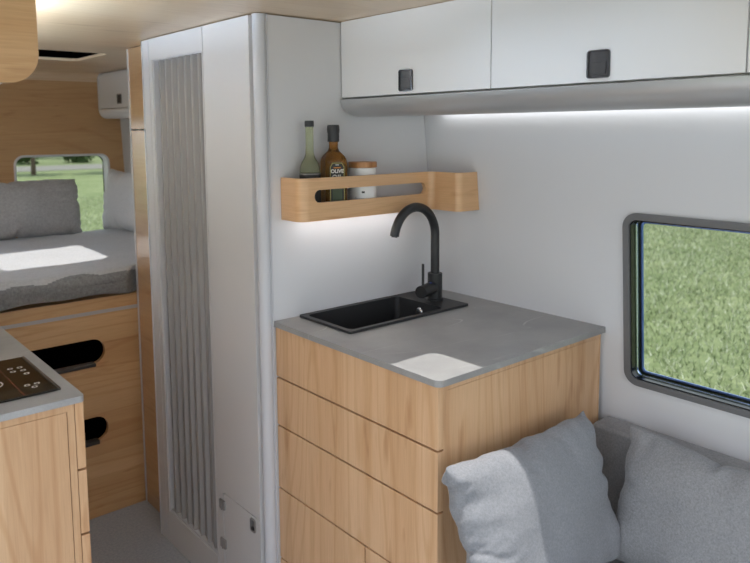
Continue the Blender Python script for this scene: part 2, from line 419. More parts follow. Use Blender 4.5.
# side facing the kitchen: follows the van wall
pr = [(XT+.034, 0.001)]+[(wx(z)-.002, z) for z in (0.001, .45, .75, 1.0, 1.2, 1.41, 1.6, 1.88)]+[(XT+.034, 1.88)]
plate('side_panel', pr, [], 'y', YP, YP+.018, M['wallp'], t)
# aisle face: frame with the tall opening
D0, D1, DZ0, DZ1 = 2.076, 2.452, .128, 1.806
plate('front_panel', [(D0-.006, 0.001), (2.476, 0.001), (2.476, 1.88), (D0-.006, 1.88)], [[(D0, DZ0), (D1, DZ0), (D1, DZ1), (D0, DZ1)]], 'x', XT, XT+.02, M['cabp'], t)
box('edge_post', (XT-.001, XT+.03, 2.478, Y3, 0.001, 1.88), M['cabp'], t, .003)
box('edge_strip', (XT-.003, XT+.03, Y3, Y3+.006, .001, 1.88), M['alu'], t, .001)
# reveal of the door opening
bm = bmesh.new()
add_plate(bm, [(D0-.004, DZ0-.004), (D1+.004, DZ0-.004), (D1+.004, DZ1+.004), (D0-.004, DZ1+.004)], [[(D0+.005, DZ0+.010), (D1-.007, DZ0+.010), (D1-.007, DZ1-.004), (D0+.005, DZ1-.004)]], 'x', XT+.003, XT+.022)
finish('door_surround', bm, M['trimw'], t)
# ribbed (tambour) door: one mesh, eight flutes
bm = bmesh.new(); n = 8; per = (D1-D0+.02)/n; cols = []
for k in range(n*12+1):
    y = D0-.01+per*k/12; ph = (k % 12)/12
    d = .020 if ph < .1 else (.001 if ph < .27 else .016-.011*(ph-.27)/.73)
    y = D0+D1-y; cols.append([bm.verts.new((XT+.004+d, y, DZ0-.01)), bm.verts.new((XT+.006+d, y, DZ1+.01))])
for a, b in zip(cols, cols[1:]): bm.faces.new((a[0], b[0], b[1], a[1]))
finish('ribbed_door', bm, M['slat'], t, 25)
# right-hand panel with the small service door
SZ = .376
plate('access_panel', [(1.790, .001), (D0-.010, .001), (D0-.010, 1.88), (1.790, 1.88)],
      [rrect(1.792, 2.026, .02, SZ, (.0, .014, .014, .0))], 'x', XT, XT+.02, M['cabp'], t)
sd = plate('service_door', rrect(1.7955, 2.0222, .0235, SZ-.0042, (.0, .012, .012, .0)), [], 'x', XT+.001, XT+.018, M['cabp'], t)
for z in (.332, .196):
    bm = bmesh.new()
    add_box(bm, XT-.006, XT+.002, 2.010, 2.024, z-.016, z+.016, .002); add_box(bm, XT-.006, XT+.002, 2.0265, 2.043, z-.016, z+.016, .002)
    add_tube(bm, [(XT-.006, 2.0253, z-.016), (XT-.006, 2.0253, z+.016)], .003, 8)
    finish('hinge', bm, M['dsteel'], sd)
ring('latch_plate', 1.823, 1.845, .325, .372-.012, .003, .004, 'x', XT-.003, XT+.003, M['dsteel'], sd)
box('latch_recess', (XT+.0005, XT+.0025, 1.822, 1.846, .324, .361), M['wframe'], sd, 0)
box('latch_bolt', (XT-.004, XT+.002, 1.828, 1.84, .328, .337), M['black'], sd, .001)
# corner post: groove + rounded extrusion
pr = [(XT+.012, 1.7885), (XT+.012, 1.779), (XT+.003, 1.775), (XT+.001, 1.771)]
pr += [(XT+.025-.024*math.cos(k*PI/20), 1.769-.0225*math.sin(k*PI/20)) for k in range(1, 11)]
pr += [(XT+.0265, 1.7515), (XT+.0325, 1.7515), (XT+.0335, 1.7465), (XT+.037, 1.7465), (XT+.037, 1.7885)]
plate('corner_post', pr, [], 'z', .001, 1.881, M['trimw'], t)
box('service_bay', (XT+.0205, XT+.03, 1.795, 2.05, .005, .40), M['dark'], t, 0)
box('back_panel', (XT+.05, 1.68, 2.50, 2.515, .001, 1.88), M['cabp'], t, 0)

# ------------------------------------------------------------------ wooden upright between cabin and bed
XWP = 1.119
t = thing('upright_panel', 'narrow upright wooden panel between the ribbed-door cabin and the bed', 'panel', (XWP, 2.68, 0))
box('lower_panel', (XWP, XWP+.02, 2.522, Y5-.012, .001, 1.560), M['post'], t, .001)
box('upper_panel', (XWP, XWP+.02, 2.522, Y5-.012, 1.566, 1.88), M['post'], t, .001)
box('edge_strip', (XWP-.004, XWP+.024, Y5-.012, Y5-.004, .001, 1.88), M['alu'], t, .001)
box('return_panel', (XWP+.022, 1.66, Y5-.06, Y5-.04, .001, 1.88), M['cabp'], t, 0)

# ------------------------------------------------------------------ bed
t = thing('bed_base', 'wooden bed base with two black grip slots in its front', 'bed', (.6, Y5, 0))
hx = .977; z0, z1 = .639, .739
slot1 = rrect(.40, hx, z0, z1, .0495, 12)
slot2 = rrect(.40, .976, .318, .420, .0495, 12)
plate('front_panel', [(XL+.002, .001), (XWP, .001), (XWP, .838), (XL+.002, .838)], [slot1, slot2], 'y', Y5, Y5+.02, M['bed'], t)
plate('upper_rail', [(XL+.002, .852), (XWP, .852), (XWP, .901), (XL+.002, .901)], [], 'y', Y5, Y5+.02, M['bed'], t)
box('trim_strip', (XL+.002, XWP, Y5-.002, Y5+.02, .838, .852), M['strip'], t, .001)
for s, (a, b) in ((slot1, (z0, z1)), (slot2, (.318, .42))):
    bm = bmesh.new(); add_plate(bm, rrect(.38, 1.0, a-.02, b+.02, .06), [rrect(.39, .99, a-.005, b+.005, .05)], 'y', Y5+.0201, Y5+.12)
    add_box(bm, .38, 1.0, Y5+.12, Y5+.125, a-.02, b+.02)
    g = finish('grip_slot', bm, M['void'], t)
box('grip_ledge', (.45, .938, Y5-.006, Y5+.03, z0-.012, z0+.002), M['ledge'], t, .002)
box('grip_ledge', (.45, .938, Y5-.006, Y5+.03, .306, .322), M['ledge'], t, .002)
box('platform', (XL+.002, 1.58, Y5+.0205, YR-.002, .876, .901), M['bed'], t, 0)
box('side_rail', (XWP+.03, 1.58, Y5+.02, Y5+.04, .001, .875), M['bed'], t, 0)

# mattress with a loose grey cover
bm = bmesh.new()
x0, x1, y0, y1 = XL+.01, 1.575, Y5-.022, YR-.012
nx, ny = 110, 80; NS = 10
def mat_pt(u, s):
    """u along x; s runs: front skirt bottom -> up front -> over the rounded edge -> back"""
    x = x0+(x1-x0)*u
    zb = .914+.007*math.sin(x*9.+.6)+.004*math.sin(x*21.)
    zt = 1.018+.012*math.sin(x*5.1+.4)*math.exp(-((s-.3)**2)*4)
    r = .05
    if s < .18:
        k = s/.18; z = zb+(zt-r-zb)*k; y = y0-.006*math.sin(PI*k)-.004*math.sin(x*11)
    elif s < .36:
        a = (s-.18)/.18*PI/2; y = y0+r-r*math.cos(a); z = zt-r+r*math.sin(a)
    else:
        k = (s-.36)/.64; y = y0+r+(y1-y0-r)*k; z = zt+.010*math.sin(PI*k)-(.02*k**8)
    q = min(1, max(0, (x-1.07)/.04)); y = max(y, y0+.036*q*q*(3-2*q))
    d = mnoise.noise(Vector((x*6, y*6, z*6)))*.005+mnoise.noise(Vector((x*15, y*15, z*15)))*.002
    return Vector((x, y-(d if s < .3 and x < 1.06 else 0), z+(d if s > .18 else 0)))
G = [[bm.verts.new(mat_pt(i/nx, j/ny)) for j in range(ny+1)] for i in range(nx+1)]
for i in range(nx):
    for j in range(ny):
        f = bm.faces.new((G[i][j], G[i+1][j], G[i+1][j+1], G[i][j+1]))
        f.material_index = 0 if j/ny > .27+.035*math.sin(i*.21)+.02*math.sin(i*.5) else 1  # front's shade put into the colour: darker grey below a wavy line
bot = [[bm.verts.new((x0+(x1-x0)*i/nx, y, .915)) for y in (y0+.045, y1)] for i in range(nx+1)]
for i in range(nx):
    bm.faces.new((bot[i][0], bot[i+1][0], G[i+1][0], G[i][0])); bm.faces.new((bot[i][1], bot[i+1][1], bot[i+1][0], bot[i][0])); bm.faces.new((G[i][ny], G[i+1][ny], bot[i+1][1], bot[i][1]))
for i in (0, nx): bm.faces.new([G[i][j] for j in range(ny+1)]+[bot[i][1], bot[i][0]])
tag(finish('mattress', bm, [M['bedding'], M['shaded_cover']], None, 60), 'grey mattress with the shade of its front put into the colour, filling the bed across the rear', 'mattress')

# ------------------------------------------------------------------ cushions (cloth inflated by pressure, then frozen)
def inflate(n, pressure, seed, shrink=0., frames=28, w=1., h=1.):
    rnd = random.Random(seed); bm = bmesh.new(); top = {}; bo = {}
    for i in range(n+1):
        for j in range(n+1):
            u, v = i/n*2-1, j/n*2-1; e = i in (0, n) or j in (0, n)
            th = .02*(1-u*u)*(1-v*v)
            zz = th+(0 if e else .004*rnd.uniform(-1, 1))
            top[i, j] = bm.verts.new((u*.5*w, v*.5*h, zz))
            bo[i, j] = top[i, j] if e else bm.verts.new((u*.5*w, v*.5*h, -zz))
    for i in range(n):
        for j in range(n):
            bm.faces.new((top[i, j], top[i+1, j], top[i+1, j+1], top[i, j+1]))
            q = [bo[i, j], bo[i, j+1], bo[i+1, j+1], bo[i+1, j]]
            bm.faces.new(q)
    bmesh.ops.recalc_face_normals(bm, faces=bm.faces[:])
    me = bpy.data.meshes.new('cushion_cloth'); bm.to_mesh(me); bm.free()
    o = bpy.data.objects.new('cushion_cloth', me); COL.objects.link(o)
    c = o.modifiers.new('cloth', 'CLOTH'); s = c.settings
    s.quality = 6; s.mass = .25; s.tension_stiffness = 18; s.compression_stiffness = 10; s.shear_stiffness = 6; s.bending_stiffness = .08
    s.use_pressure = True; s.uniform_pressure_force = pressure; s.effector_weights.gravity = 0.; s.air_damping = 2.
    s.shrink_min = shrink; c.point_cache.frame_end = frames+2
    for f in range(1, frames+1): SC.frame_set(f)
    dg = bpy.context.evaluated_depsgraph_get()
    ev = o.evaluated_get(dg)
    co = np.array([tuple(v.co) for v in ev.data.vertices]); faces = [tuple(p.vertices) for p in ev.data.polygons]
    bpy.data.objects.remove(o); bpy.data.meshes.remove(me); SC.frame_set(1)
    return co, faces
def cushion(name, co, faces, size, thick, Mx, mat, label, cat='cushion', group=None, straight=.5, pucker=.030):
    co = co.copy()
    co[:, 0] *= size[0]/(co[:, 0].max()-co[:, 0].min()); co[:, 1] *= size[1]/(co[:, 1].max()-co[:, 1].min())
    co[:, 2] *= thick/(co[:, 2].max()-co[:, 2].min())
    def straighten(co, a, b, k):                      # let the seams run nearly straight between the corners
        e = np.abs(co[:, b]); hb = e.max(); n = 24
        q = np.minimum((e/hb*n).astype(int), n-1); ext = np.array([np.abs(co[q == m, a]).max() if (q == m).any() else 0 for m in range(n)])
        f = np.interp(e/hb*n-.5, np.arange(n), ext); tgt = size[a]/2*(1-.035*(e/hb)**6)
        co[:, a] *= (1-k)+k*tgt/np.maximum(f, 1e-4)
    straighten(co, 0, 1, straight); straighten(co, 1, 0, straight)
    hx_, hy_ = size[0]/2, size[1]/2; sd = len(name)+int(size[0]*100)
    for k in range(len(co)):                           # puckers running in from the seams
        x, y, z = co[k]; dx, dy = hx_-abs(x), hy_-abs(y); sg = 1 if z > 0 else -1
        a = mnoise.noise(Vector((y*24+sd, 3.1+x*3, sg)))*math.exp(-max(dx, 0)/.055)*min(1, dy/.04)
        b = mnoise.noise(Vector((x*24+sd, 7.7+y*3, sg)))*math.exp(-max(dy, 0)/.045)*min(1, dx/.04)
        c = mnoise.noise(Vector((x*7+sd, y*7, sg*2)))*.5
        co[k, 2] += sg*pucker*(a+b+c)*min(1, abs(z)/.012)
        co[k, 0] += .25*pucker*mnoise.noise(Vector((y*20, sd, 1.)))*math.exp(-max(dx, 0)/.02); co[k, 1] += .25*pucker*mnoise.noise(Vector((x*20, sd, 5.)))*math.exp(-max(dy, 0)/.02)
    loc = Mx.to_translation(); rot = Mx.to_3x3()
    me = bpy.data.meshes.new(name); me.from_pydata([tuple(rot @ Vector(c)) for c in co], [], faces)
    me.update(); me.shade_smooth(); me.materials.append(mat)
    o = bpy.data.objects.new(name, me); COL.objects.link(o); o.location = loc
    m = o.modifiers.new('sub', 'SUBSURF'); m.levels = 1; m.render_levels = 1
    return tag(o, label, cat, group)
coA, fA = inflate(44, 6., 3)
coB, fB = inflate(44, 5., 11, w=1.2)
def frame_mx(c, X, Y):
    X = Vector(X).normalized(); Y = Vector(Y); Y = (Y-X*Y.dot(X)).normalized(); Z = X.cross(Y)
    m = Matrix((X, Y, Z)).transposed().to_4x4(); m.translation = c; return m
# sofa cushion against the kitchen unit
cushion('cushion', coA, fA, (.56, .37), .15, frame_mx((1.317, .955, .658), (1, .02, -.045), (.02, .33, .94)), M['cush'],
        'smooth blue-grey cushion propped against the wooden end of the sink unit')
cushion('cushion', coB, fB, (.50, .35), .14, frame_mx((1.620, .686, .622), (.0, -1, -.03), (.24, .03, .95)), M['cush2'],
        'coarse grey cushion leaning on the backrest under the window')
# bed pillows
cushion('pillow', coB, fB, (.68, .31), .16, frame_mx((.945, 3.97, 1.160), (1, 0, .0), (0, .28, .96)), M['pilA'],
        'grey pillow standing in front of the rear window', 'pillow', straight=.8, pucker=.02)
cushion('pillow', coA, fA, (.44, .35), .16, frame_mx((1.460, 3.76, 1.186), (.14, -1, 0), (.16, .03, .97)), M['pilB'],
        'pale pillow leaning on the right side of the bed', 'pillow', straight=.2, pucker=.03)

# ------------------------------------------------------------------ bench seat
t = thing('bench_seat', 'grey upholstered bench with low backrest under the side window', 'bench', (1.4, .55, 0))
def soft(name, b, mat, parent, r=.03):
    bm = bmesh.new(); add_box(bm, *b, bev=r, seg=5); return finish(name, bm, mat, parent, 60)
soft('seat', (1.10, 1.70, -.15, 1.066, .34, .445), M['sofa'], t)
soft('backrest', (1.700, 1.785, -.15, 1.066, .40, .742), M['sofa'], t, .012)
box('base', (1.12, 1.78, -.12, 1.064, .001, .338), M['endp'], t)

# ------------------------------------------------------------------ kitchen unit with sink
X0, Y0 = 1.103, 1.080
t = thing('base_cabinet', 'wooden drawer unit under the sink worktop', 'cabinet', (1.43, 1.41, 0))
seams = [.9855, .832, .684, .487, .262, .06]
g = .0024
def front(y0, y1, z0, z1, name='drawer'):
    return box(name, (X0, X0+.019, y0, y1, z0, z1), M['front'], t, .0016)
for k in range(3): front(Y0, YP-.002, seams[k+1]+g, seams[k]-g)
front(1.342+g, YP-.002, seams[4]+g, seams[3]-g); front(Y0, 1.342-g, seams[4]+g, seams[3]-g)
front(1.342+g, YP-.002, seams[5]+g, seams[4]-g); front(Y0, 1.342-g, seams[5]+g, seams[4]-g)
box('carcass', (X0+.024, 1.757, Y0+.022, YP-.003, .001, .865), M['dark'], t, 0)
box('drawer_back', (X0+.022, X0+.03, Y0+.022, YP-.003, .866, .974), M['dark'], t, 0)
# end panel with an inset frame line
xe = 1.762
plate('end_frame', [(X0+.021, .001), (xe, .001), (xe, .983), (X0+.021, .983)], [[(X0+.034, .02), (xe-.004, .02), (xe-.004, .969), (X0+.034, .969)]], 'y', Y0+.003, Y0+.021, M['endp'], t)
box('end_panel', (X0+.0352, xe-.0045, Y0+.004, Y0+.020, .0205, .9677), M['endp'], t, .0006)
box('filler_strip', (xe+.001, 1.7705, Y0+.014, Y0+.02, .60, .978), M['trimw'], t, 0)
box('plinth', (X0+.03, 1.74, Y0+.03, YP-.01, .0005, .05), M['dark'], t, 0)

# worktop with the sink cut-out
SX0, SX1, SY0, SY1 = 1.180, 1.662, 1.492, 1.738
wt = bmesh.new()
add_plate(wt, rrect(1.097, 1.769, 1.071, YP-.001, (.018, .004, .001, .001)), [rrect(SX0+.012, SX1-.012, SY0+.012, SY1-.012, .012)], 'z', .9845, 1.0)
tag(finish('worktop', wt, M['stone'], None, 30), 'grey stone worktop with a square of sunlight holding the black sink', 'worktop')

t = thing('sink', 'black rectangular inset sink at the back of the worktop', 'sink', ((SX0+SX1)/2, (SY0+SY1)/2, 1.0))
BX0, BX1, BY0, BY1 = SX0+.016, 1.562, SY0+.015, SY1-.018
plate('rim', rrect(SX0, SX1, SY0, SY1, .006), [rrect(BX0, BX1, BY0, BY1, .016)], 'z', 1.0005, 1.0075, M['sinkb'], t)
bm = bmesh.new(); loops = []
for ins, z, r in ((0, 1.0005, .016), (.002, .93, .018), (.004, .885, .02), (.018, .872, .02)):
    loops.append([bm.verts.new((a, b, z)) for a, b in rrect(BX0+ins, BX1-ins, BY0+ins, BY1-ins, r)])
for a, b in zip(loops, loops[1:]):
    for k in range(len(a)): bm.faces.new((a[k], a[(k+1) % len(a)], b[(k+1) % len(a)], b[k]))
bm.faces.new(loops[-1])
finish('basin', bm, M['sinkb'], t, 40)
lathe('drain', [(0, .012), (.010, .012), (.016, .009), (.017, .004), (.019, 0.)], (1.36, 1.60, .873), M['steel'], t, 28)
ovx = Matrix.Translation((BX1-.0035, 1.612, .973)) @ Matrix.Rotation(-PI/2, 4, 'Y')
lathe('overflow', [(0, .004), (.012, .004), (.016, .002), (.017, 0)], (0, 0, 0), M['steel'], t, 24, ovx)

FX, FY, FZ = 1.624, 1.606, 1.0078
t = thing('faucet', 'matt black gooseneck tap rising from the end of the sink', 'faucet', (FX, FY, FZ))
lathe('body', [(0, 0), (.0275, 0), (.0275, .004), (.0240, .006), (.0240, .086), (.0230, .088), (0, .088)], (FX, FY, FZ), M['black'], t)
R = .098; zc = 1.219
pts = [(FX, FY, FZ+.086), (FX, FY, 1.15)]+[(FX-R+R*math.cos(a), FY-.01*(1-math.cos(a)), zc+R*math.sin(a)) for a in [k*PI*.945/26 for k in range(27)]]
tube('spout', pts, .0142, M['black'], t, 20)
e = Vector(pts[-1]); d = (Vector(pts[-1])-Vector(pts[-2])).normalized()
tube('aerator', [e-d*.0005, e+d*.003], .0095, M['latchd'], t, 18)
hd = Vector((-.95, -.31, 0)).normalized(); hp = Vector((FX, FY, 1.050))
h = tube('handle_barrel', [hp+hd*.015, hp+hd*.098, hp+hd*.100], [.0200, .0200, .0190], M['black'], t, 28)
tube('handle_joint', [hp+hd*.040, hp+hd*.0415], .0204, M['latchd'], h, 28)
tube('lever', [hp+hd*.084+Vector((0, 0, .015)), hp+hd*.084+Vector((0, 0, .088))], .0042, M['black'], h, 12)
box('blue_marker', (hp.x-.040, hp.x-.033, hp.y-.019, hp.y-.013, 1.0670, 1.0705), M['blue'], h, .0008)

# ------------------------------------------------------------------ corner shelf with slotted rail
t = thing('wall_shelf', 'pale wooden corner shelf with a slotted front rail on the wall above the sink', 'shelf', (1.4, 1.74, 1.298))
SZ0, SZ1 = 1.298, 1.421
fy = 1.648; sx = 1.132; lx = 1.648; ly = 1.526; th = .014
def offs(o):
    """outer outline of the L in plan, inset by o, from the wall at left round to the side wall"""
    r = .030-o; P = [(sx+o, YP-.001)]
    P += [(sx+o+r-r*math.cos(k*PI/16), fy+o+r-r*math.sin(k*PI/16)) for k in range(9)]
    ri = .022+o                                     # concave inner corner
    P += [(lx+o-ri+ri*math.sin(k*PI/16), fy+o-ri+ri*math.cos(k*PI/16)) for k in range(9)]
    r2 = .022-o
    P += [(lx+o+r2-r2*math.cos(k*PI/16), ly+o+r2-r2*math.sin(k*PI/16)) for k in range(9)]
    return P
bm = bmesh.new(); A = offs(0.); B = offs(th)
def side_x(z): return wx(z)-.001
A = [(x, y) for x, y in A]; LA = len(A)
# rail split in plan so that the straight front run can carry the slot
i0, i1 = 9, 10                                       # straight run between A[9] and A[10]
def wall_strip(P, Q):
    for k in range(len(P)-1):
        v = [bm.verts.new((P[k][0], P[k][1], z)) for z in (SZ0, SZ1)]+[bm.verts.new((P[k+1][0], P[k+1][1], z)) for z in (SZ1, SZ0)]
        w = [bm.verts.new((Q[k][0], Q[k][1], z)) for z in (SZ0, SZ1)]+[bm.verts.new((Q[k+1][0], Q[k+1][1], z)) for z in (SZ1, SZ0)]
        bm.faces.new(v); bm.faces.new(w[::-1])
        bm.faces.new((v[1], w[1], w[2], v[2])); bm.faces.new((v[0], v[3], w[3], w[0]))
wall_strip(A[:i0+1], B[:i0+1])
bmesh.ops.remove_doubles(bm, verts=bm.verts[:], dist=.0002); finish('left_end', bm, M['shelf'], t, 35); bm = bmesh.new()
endA = A[i1:]+[(0, ly)]; endB = B[i1:]+[(0, ly+th)]
# end face runs to the leaning side wall
wall_strip(A[i1:], B[i1:])
xa, xb = A[-1][0], B[-1][0]
v = [bm.verts.new((xa, ly, SZ0)), bm.verts.new((xa, ly, SZ1)), bm.verts.new((side_x(SZ1), ly, SZ1)), bm.verts.new((side_x(SZ0), ly, SZ0))]
w = [bm.verts.new((xb, ly+th, SZ0)), bm.verts.new((xb, ly+th, SZ1)), bm.verts.new((side_x(SZ1), ly+th, SZ1)), bm.verts.new((side_x(SZ0), ly+th, SZ0))]
bm.faces.new(v); bm.faces.new(w[::-1]); bm.faces.new((v[1], w[1], w[2], v[2])); bm.faces.new((v[0], v[3], w[3], w[0]))
bmesh.ops.remove_doubles(bm, verts=bm.verts[:], dist=.0002); finish('corner_box', bm, M['shelf'], t, 35)
bm = bmesh.new(); xs0, xs1 = A[i0][0], A[i1][0]
add_plate(bm, [(xs0, SZ0), (xs1, SZ0), (xs1, SZ1), (xs0, SZ1)], [rrect(1.180, 1.622, 1.350, 1.387, .0183, 10)], 'y', fy, fy+th)
finish('front_rail', bm, M['shelf'], t, 0)
bm = bmesh.new()
bp = [(x, y) for x, y in offs(th-.0005)]+[(side_x(1.31), ly+th), (side_x(1.31), YP-.001)]
add_plate(bm, bp, [], 'z', SZ0+.004, SZ0+.018)
finish('shelf_board', bm, M['shelf'], t)
box('led_strip', (1.17, 1.60, 1.690, 1.702, SZ0+.0005, SZ0+.0035), M['ledshelf'], t, 0)

# things on the shelf
BZ = SZ0+.018+.0004
def rings_loft(bm, secs, caps=True):
    R_ = [[bm.verts.new(p) for p in s] for s in secs]
    for a, b in zip(R_, R_[1:]):
        for k in range(len(a)): bm.faces.new((a[k], a[(k+1) % len(a)], b[(k+1) % len(a)], b[k]))
    if caps: bm.faces.new(R_[0][::-1]); bm.faces.new(R_[-1])
def text_mesh(bm, s, size, Mx, depth=.0004):
    cu = bpy.data.curves.new('label_text', 'FONT'); cu.body = s; cu.size = size; cu.align_x = 'CENTER'; cu.extrude = depth; cu.offset = .0004 if size > .01 else 0
    o = bpy.data.objects.new('label_text', cu); COL.objects.link(o)
    me = bpy.data.meshes.new_from_object(o.evaluated_get(bpy.context.evaluated_depsgraph_get()))
    bpy.data.objects.remove(o); bpy.data.curves.remove(cu)
    n0 = len(bm.verts); bm.from_mesh(me); bm.verts.ensure_lookup_table(); bpy.data.meshes.remove(me)
    for v in bm.verts[n0:]: v.co = Mx @ v.co
# square brown oil bottle
OX, OY = 1.292, 1.7045
t = thing('oil_bottle', 'square brown glass olive oil bottle with black cap between green bottle and jar', 'bottle', (OX, OY, BZ))
RM = Matrix.Translation((OX, OY, BZ)) @ Matrix.Rotation(math.radians(-20), 4, 'Z')
def sq(w, r, z, n=5): return [tuple(RM @ Vector((a, b, z))) for a, b in rrect(-w, w, -w, w, r, n)]
bm = bmesh.new()
rings_loft(bm, [sq(.031, .006, 0), sq(.0335, .008, .003), sq(.0335, .008, .146), sq(.0325, .010, .154), sq(.0295, .014, .163), sq(.0235, .018, .172), sq(.0175, .0170, .179), sq(.0138, .0137, .188), sq(.0135, .0134, .208)])
finish('glass_body', bm, M['oilglass'], t, 50)
lathe('cap', [(0, .206-.0), (.0165, .206), (.0175, .207), (.0175, .232), (.0185, .234), (.0190, .242), (.0180, .252), (.0165, .256), (0, .256)], (OX, OY, BZ), M['cap'], t, 32)
lz = -.0340
def lab_out(i): return [(-.0235+i, .006+i), (.0235-i, .006+i), (.0235-i, .134-i*.6), (.0155-i*.6, .146-i), (-.0155+i*.6, .146-i), (-.0235+i, .134-i*.6)]
def lab_plate(name, outer, holes, d, mat, parent):
    bm = bmesh.new(); add_plate(bm, outer, holes, 'y', lz-d-.0005, lz-d)
    for v in bm.verts: v.co = RM @ v.co
    return finish(name, bm, mat, parent, 0)
lb = lab_plate('label', lab_out(0), [], 0, M['lab'], t)
lab_plate('label_border', lab_out(.0015), [lab_out(.0031)], .0006, M['gold'], lb)
lab_plate('label_panel', [(-.015, .012), (.015, .012), (.015, .070), (-.015, .070)], [], .0006, M['labg'], lb)
TX = RM @ Matrix.Translation((0, lz-.0008, 0)) @ Matrix.Rotation(PI/2, 4, 'X')
bm = bmesh.new()
text_mesh(bm, 'OLIVE', .0150, TX @ Matrix.Translation((0, .1150, 0))); text_mesh(bm, 'OIL', .0215, TX @ Matrix.Translation((0, .0945, 0)))
finish('label_lettering', bm, M['ink'], lb, 0)
lab_plate('label_mark', [(-.011, .1285), (.011, .1285), (.011, .1320), (-.011, .1320)], [], .0006, M['orange'], lb)
lab_plate('label_mark', [(-.006, .1375), (.006, .1375), (.005, .1395), (-.005, .1395)], [], .0006, M['ink'], lb)

# green long-necked bottle
GX, GY = 1.204, 1.703
t = thing('glass_bottle', 'pale green long-necked bottle with black cap, leftmost on the shelf', 'bottle', (GX, GY, BZ))
pb = [(0, .0), (.028, .0), (.0305, .003), (.0305, .122), (.029, .134), (.024, .148), (.0165, .160), (.0125, .172), (.0115, .19), (.0118, .248), (.0125, .250), (0, .250)]
lathe('glass_body', pb, (GX, GY, BZ), M['greenglass'], t)
lathe('cap', [(0, .2505), (.0125, .2505), (.0135, .2515), (.0135, .265), (.0125, .268), (0, .268)], (GX, GY, BZ), M['cap'], t, 32)
bm = bmesh.new(); add_lathe(bm, [(.0308, .010), (.0311, .011), (.0311, .116), (.0308, .117)], (GX, GY, BZ), 48); lb = finish('label', bm, M['lab'], t, 40)
lathe('label_band', [(.0313, .1125), (.0315, .1127), (.0315, .1160), (.0313, .1164)], (GX, GY, BZ), M['grey_ink'], lb, 48)
# storage jar
JX, JY = 1.405, 1.7052
t = thing('storage_jar', 'white ceramic storage jar with a wooden lid', 'jar', (JX, JY, BZ))
lathe('jar_body', [(0, 0), (.039, 0), (.0425, .004), (.0425, .121), (.041, .125), (0, .122)], (JX, JY, BZ), M['ceramic'], t, 48)
lathe('lid', [(0, .1255), (.0425, .1255), (.0442, .127), (.0442, .141), (.043, .143), (0, .143)], (JX, JY, BZ), M['lid'], t, 48)
def on_jar(bm, pts, w):       # strokes wrapped on the jar; pts = (arc metres from the front, height)
    a0 = math.radians(-128)
    P = [(JX+.0427*math.cos(a0+s/.0425), JY+.0427*math.sin(a0+s/.0425), BZ+z) for s, z in pts]
    add_tube(bm, P, w, 6)
bm = bmesh.new()
on_jar(bm, [(-.026+k*.0018, .031+.003*math.sin(k*1.9)+(.004 if k in (1, 2) else 0)) for k in range(29)], .0005)
on_jar(bm, [(-.012, .0225), (.012, .0225)], .0007)
pr_ = finish('print', bm, M['grey_ink'], t)
bm = bmesh.new()
for q in ((-.004, .050, .0035, .0545), (.004, .050, -.0035, .0545), (-.0045, .0525, .0045, .0525)): on_jar(bm, [(q[0], q[1]), (0, .0505), (q[2], q[3])], .0018)
finish('emblem', bm, M['lab'], t)

# ------------------------------------------------------------------ overhead cupboards on the right
XU = 1.357; DB = 1.653
t = thing('overhead_cabinet', 'long white overhead cupboard above the sink and window', 'cabinet', (1.5, .6, 1.6))
yd = [YP-.003, 1.1545, .5575, -.04]
def latch(parent, x, yc, zc, w, h):
    """square push latch set in a door that faces -x"""
    b = ring('latch', yc-w/2+.004, yc+w/2-.004, zc-h/2+.005, zc+h/2-.005, .003, .004, 'x', x-.005, x+.001, M['latchb'], parent)
    bm = bmesh.new(); add_box(bm, x-.0022, x+.0005, yc-w/2+.003, yc+w/2-.003, zc-h/2+.004, zc+h/2-.004)
    add_box(bm, x-.0038, x-.0020, yc-w/2+.008, yc+w/2-.008, zc-h/2+.009, zc+.004, .0008)
    finish('latch_button', bm, M['latchd'], b)
for k in range(3):
    d = box('door', (XU, XU+.018, yd[k+1]+.0015, yd[k]-.0015, DB+.002, ZT-.001), M['white'], t, .0012)
    latch(d, XU, (1.456, .858, .26)[k], 1.692, .054, .061)
box('carcass', (XU+.022, 1.680, -.04, YP-.004, DB, ZT-.002), M['cabp'], t, 0)
# rounded valance: nose below the doors; its end at the cabin wall is rounded too
def nose(k, n): a = k*PI/2/n; return (XU-.004+.055-.055*math.cos(a), 1.650-.053*math.sin(a))
prof = [nose(k, 12) for k in range(13)]+[(1.46, 1.597), (1.46, 1.602), (XU+.05, 1.604), (XU+.03, 1.6495)]
bm = bmesh.new()
ye = YP-.003
secs = []; rc = .036
for i in range(0, 11):                                # rounded lower corner at the cabin wall
    d = rc*(1-math.cos(i/10*PI/2)); zl = 1.597+rc-math.sqrt(max(0, rc*rc-(rc-d)**2))
    secs.append([(x, ye-d, min(1.6495, max(z, zl+.0005*k/len(prof)))) for k, (x, z) in enumerate(prof)])
secs.append([(x, -.04, z) for x, z in prof])
rings_loft(bm, secs)
finish('valance', bm, M['valance'], t, 30)
box('underside', (1.462, 1.685, -.04, YP-.004, 1.604, 1.612), M['white'], t, 0)
box('led_strip', (1.6855, 1.6885, -.02, 1.66, 1.606, 1.626), M['led'], t, 0)

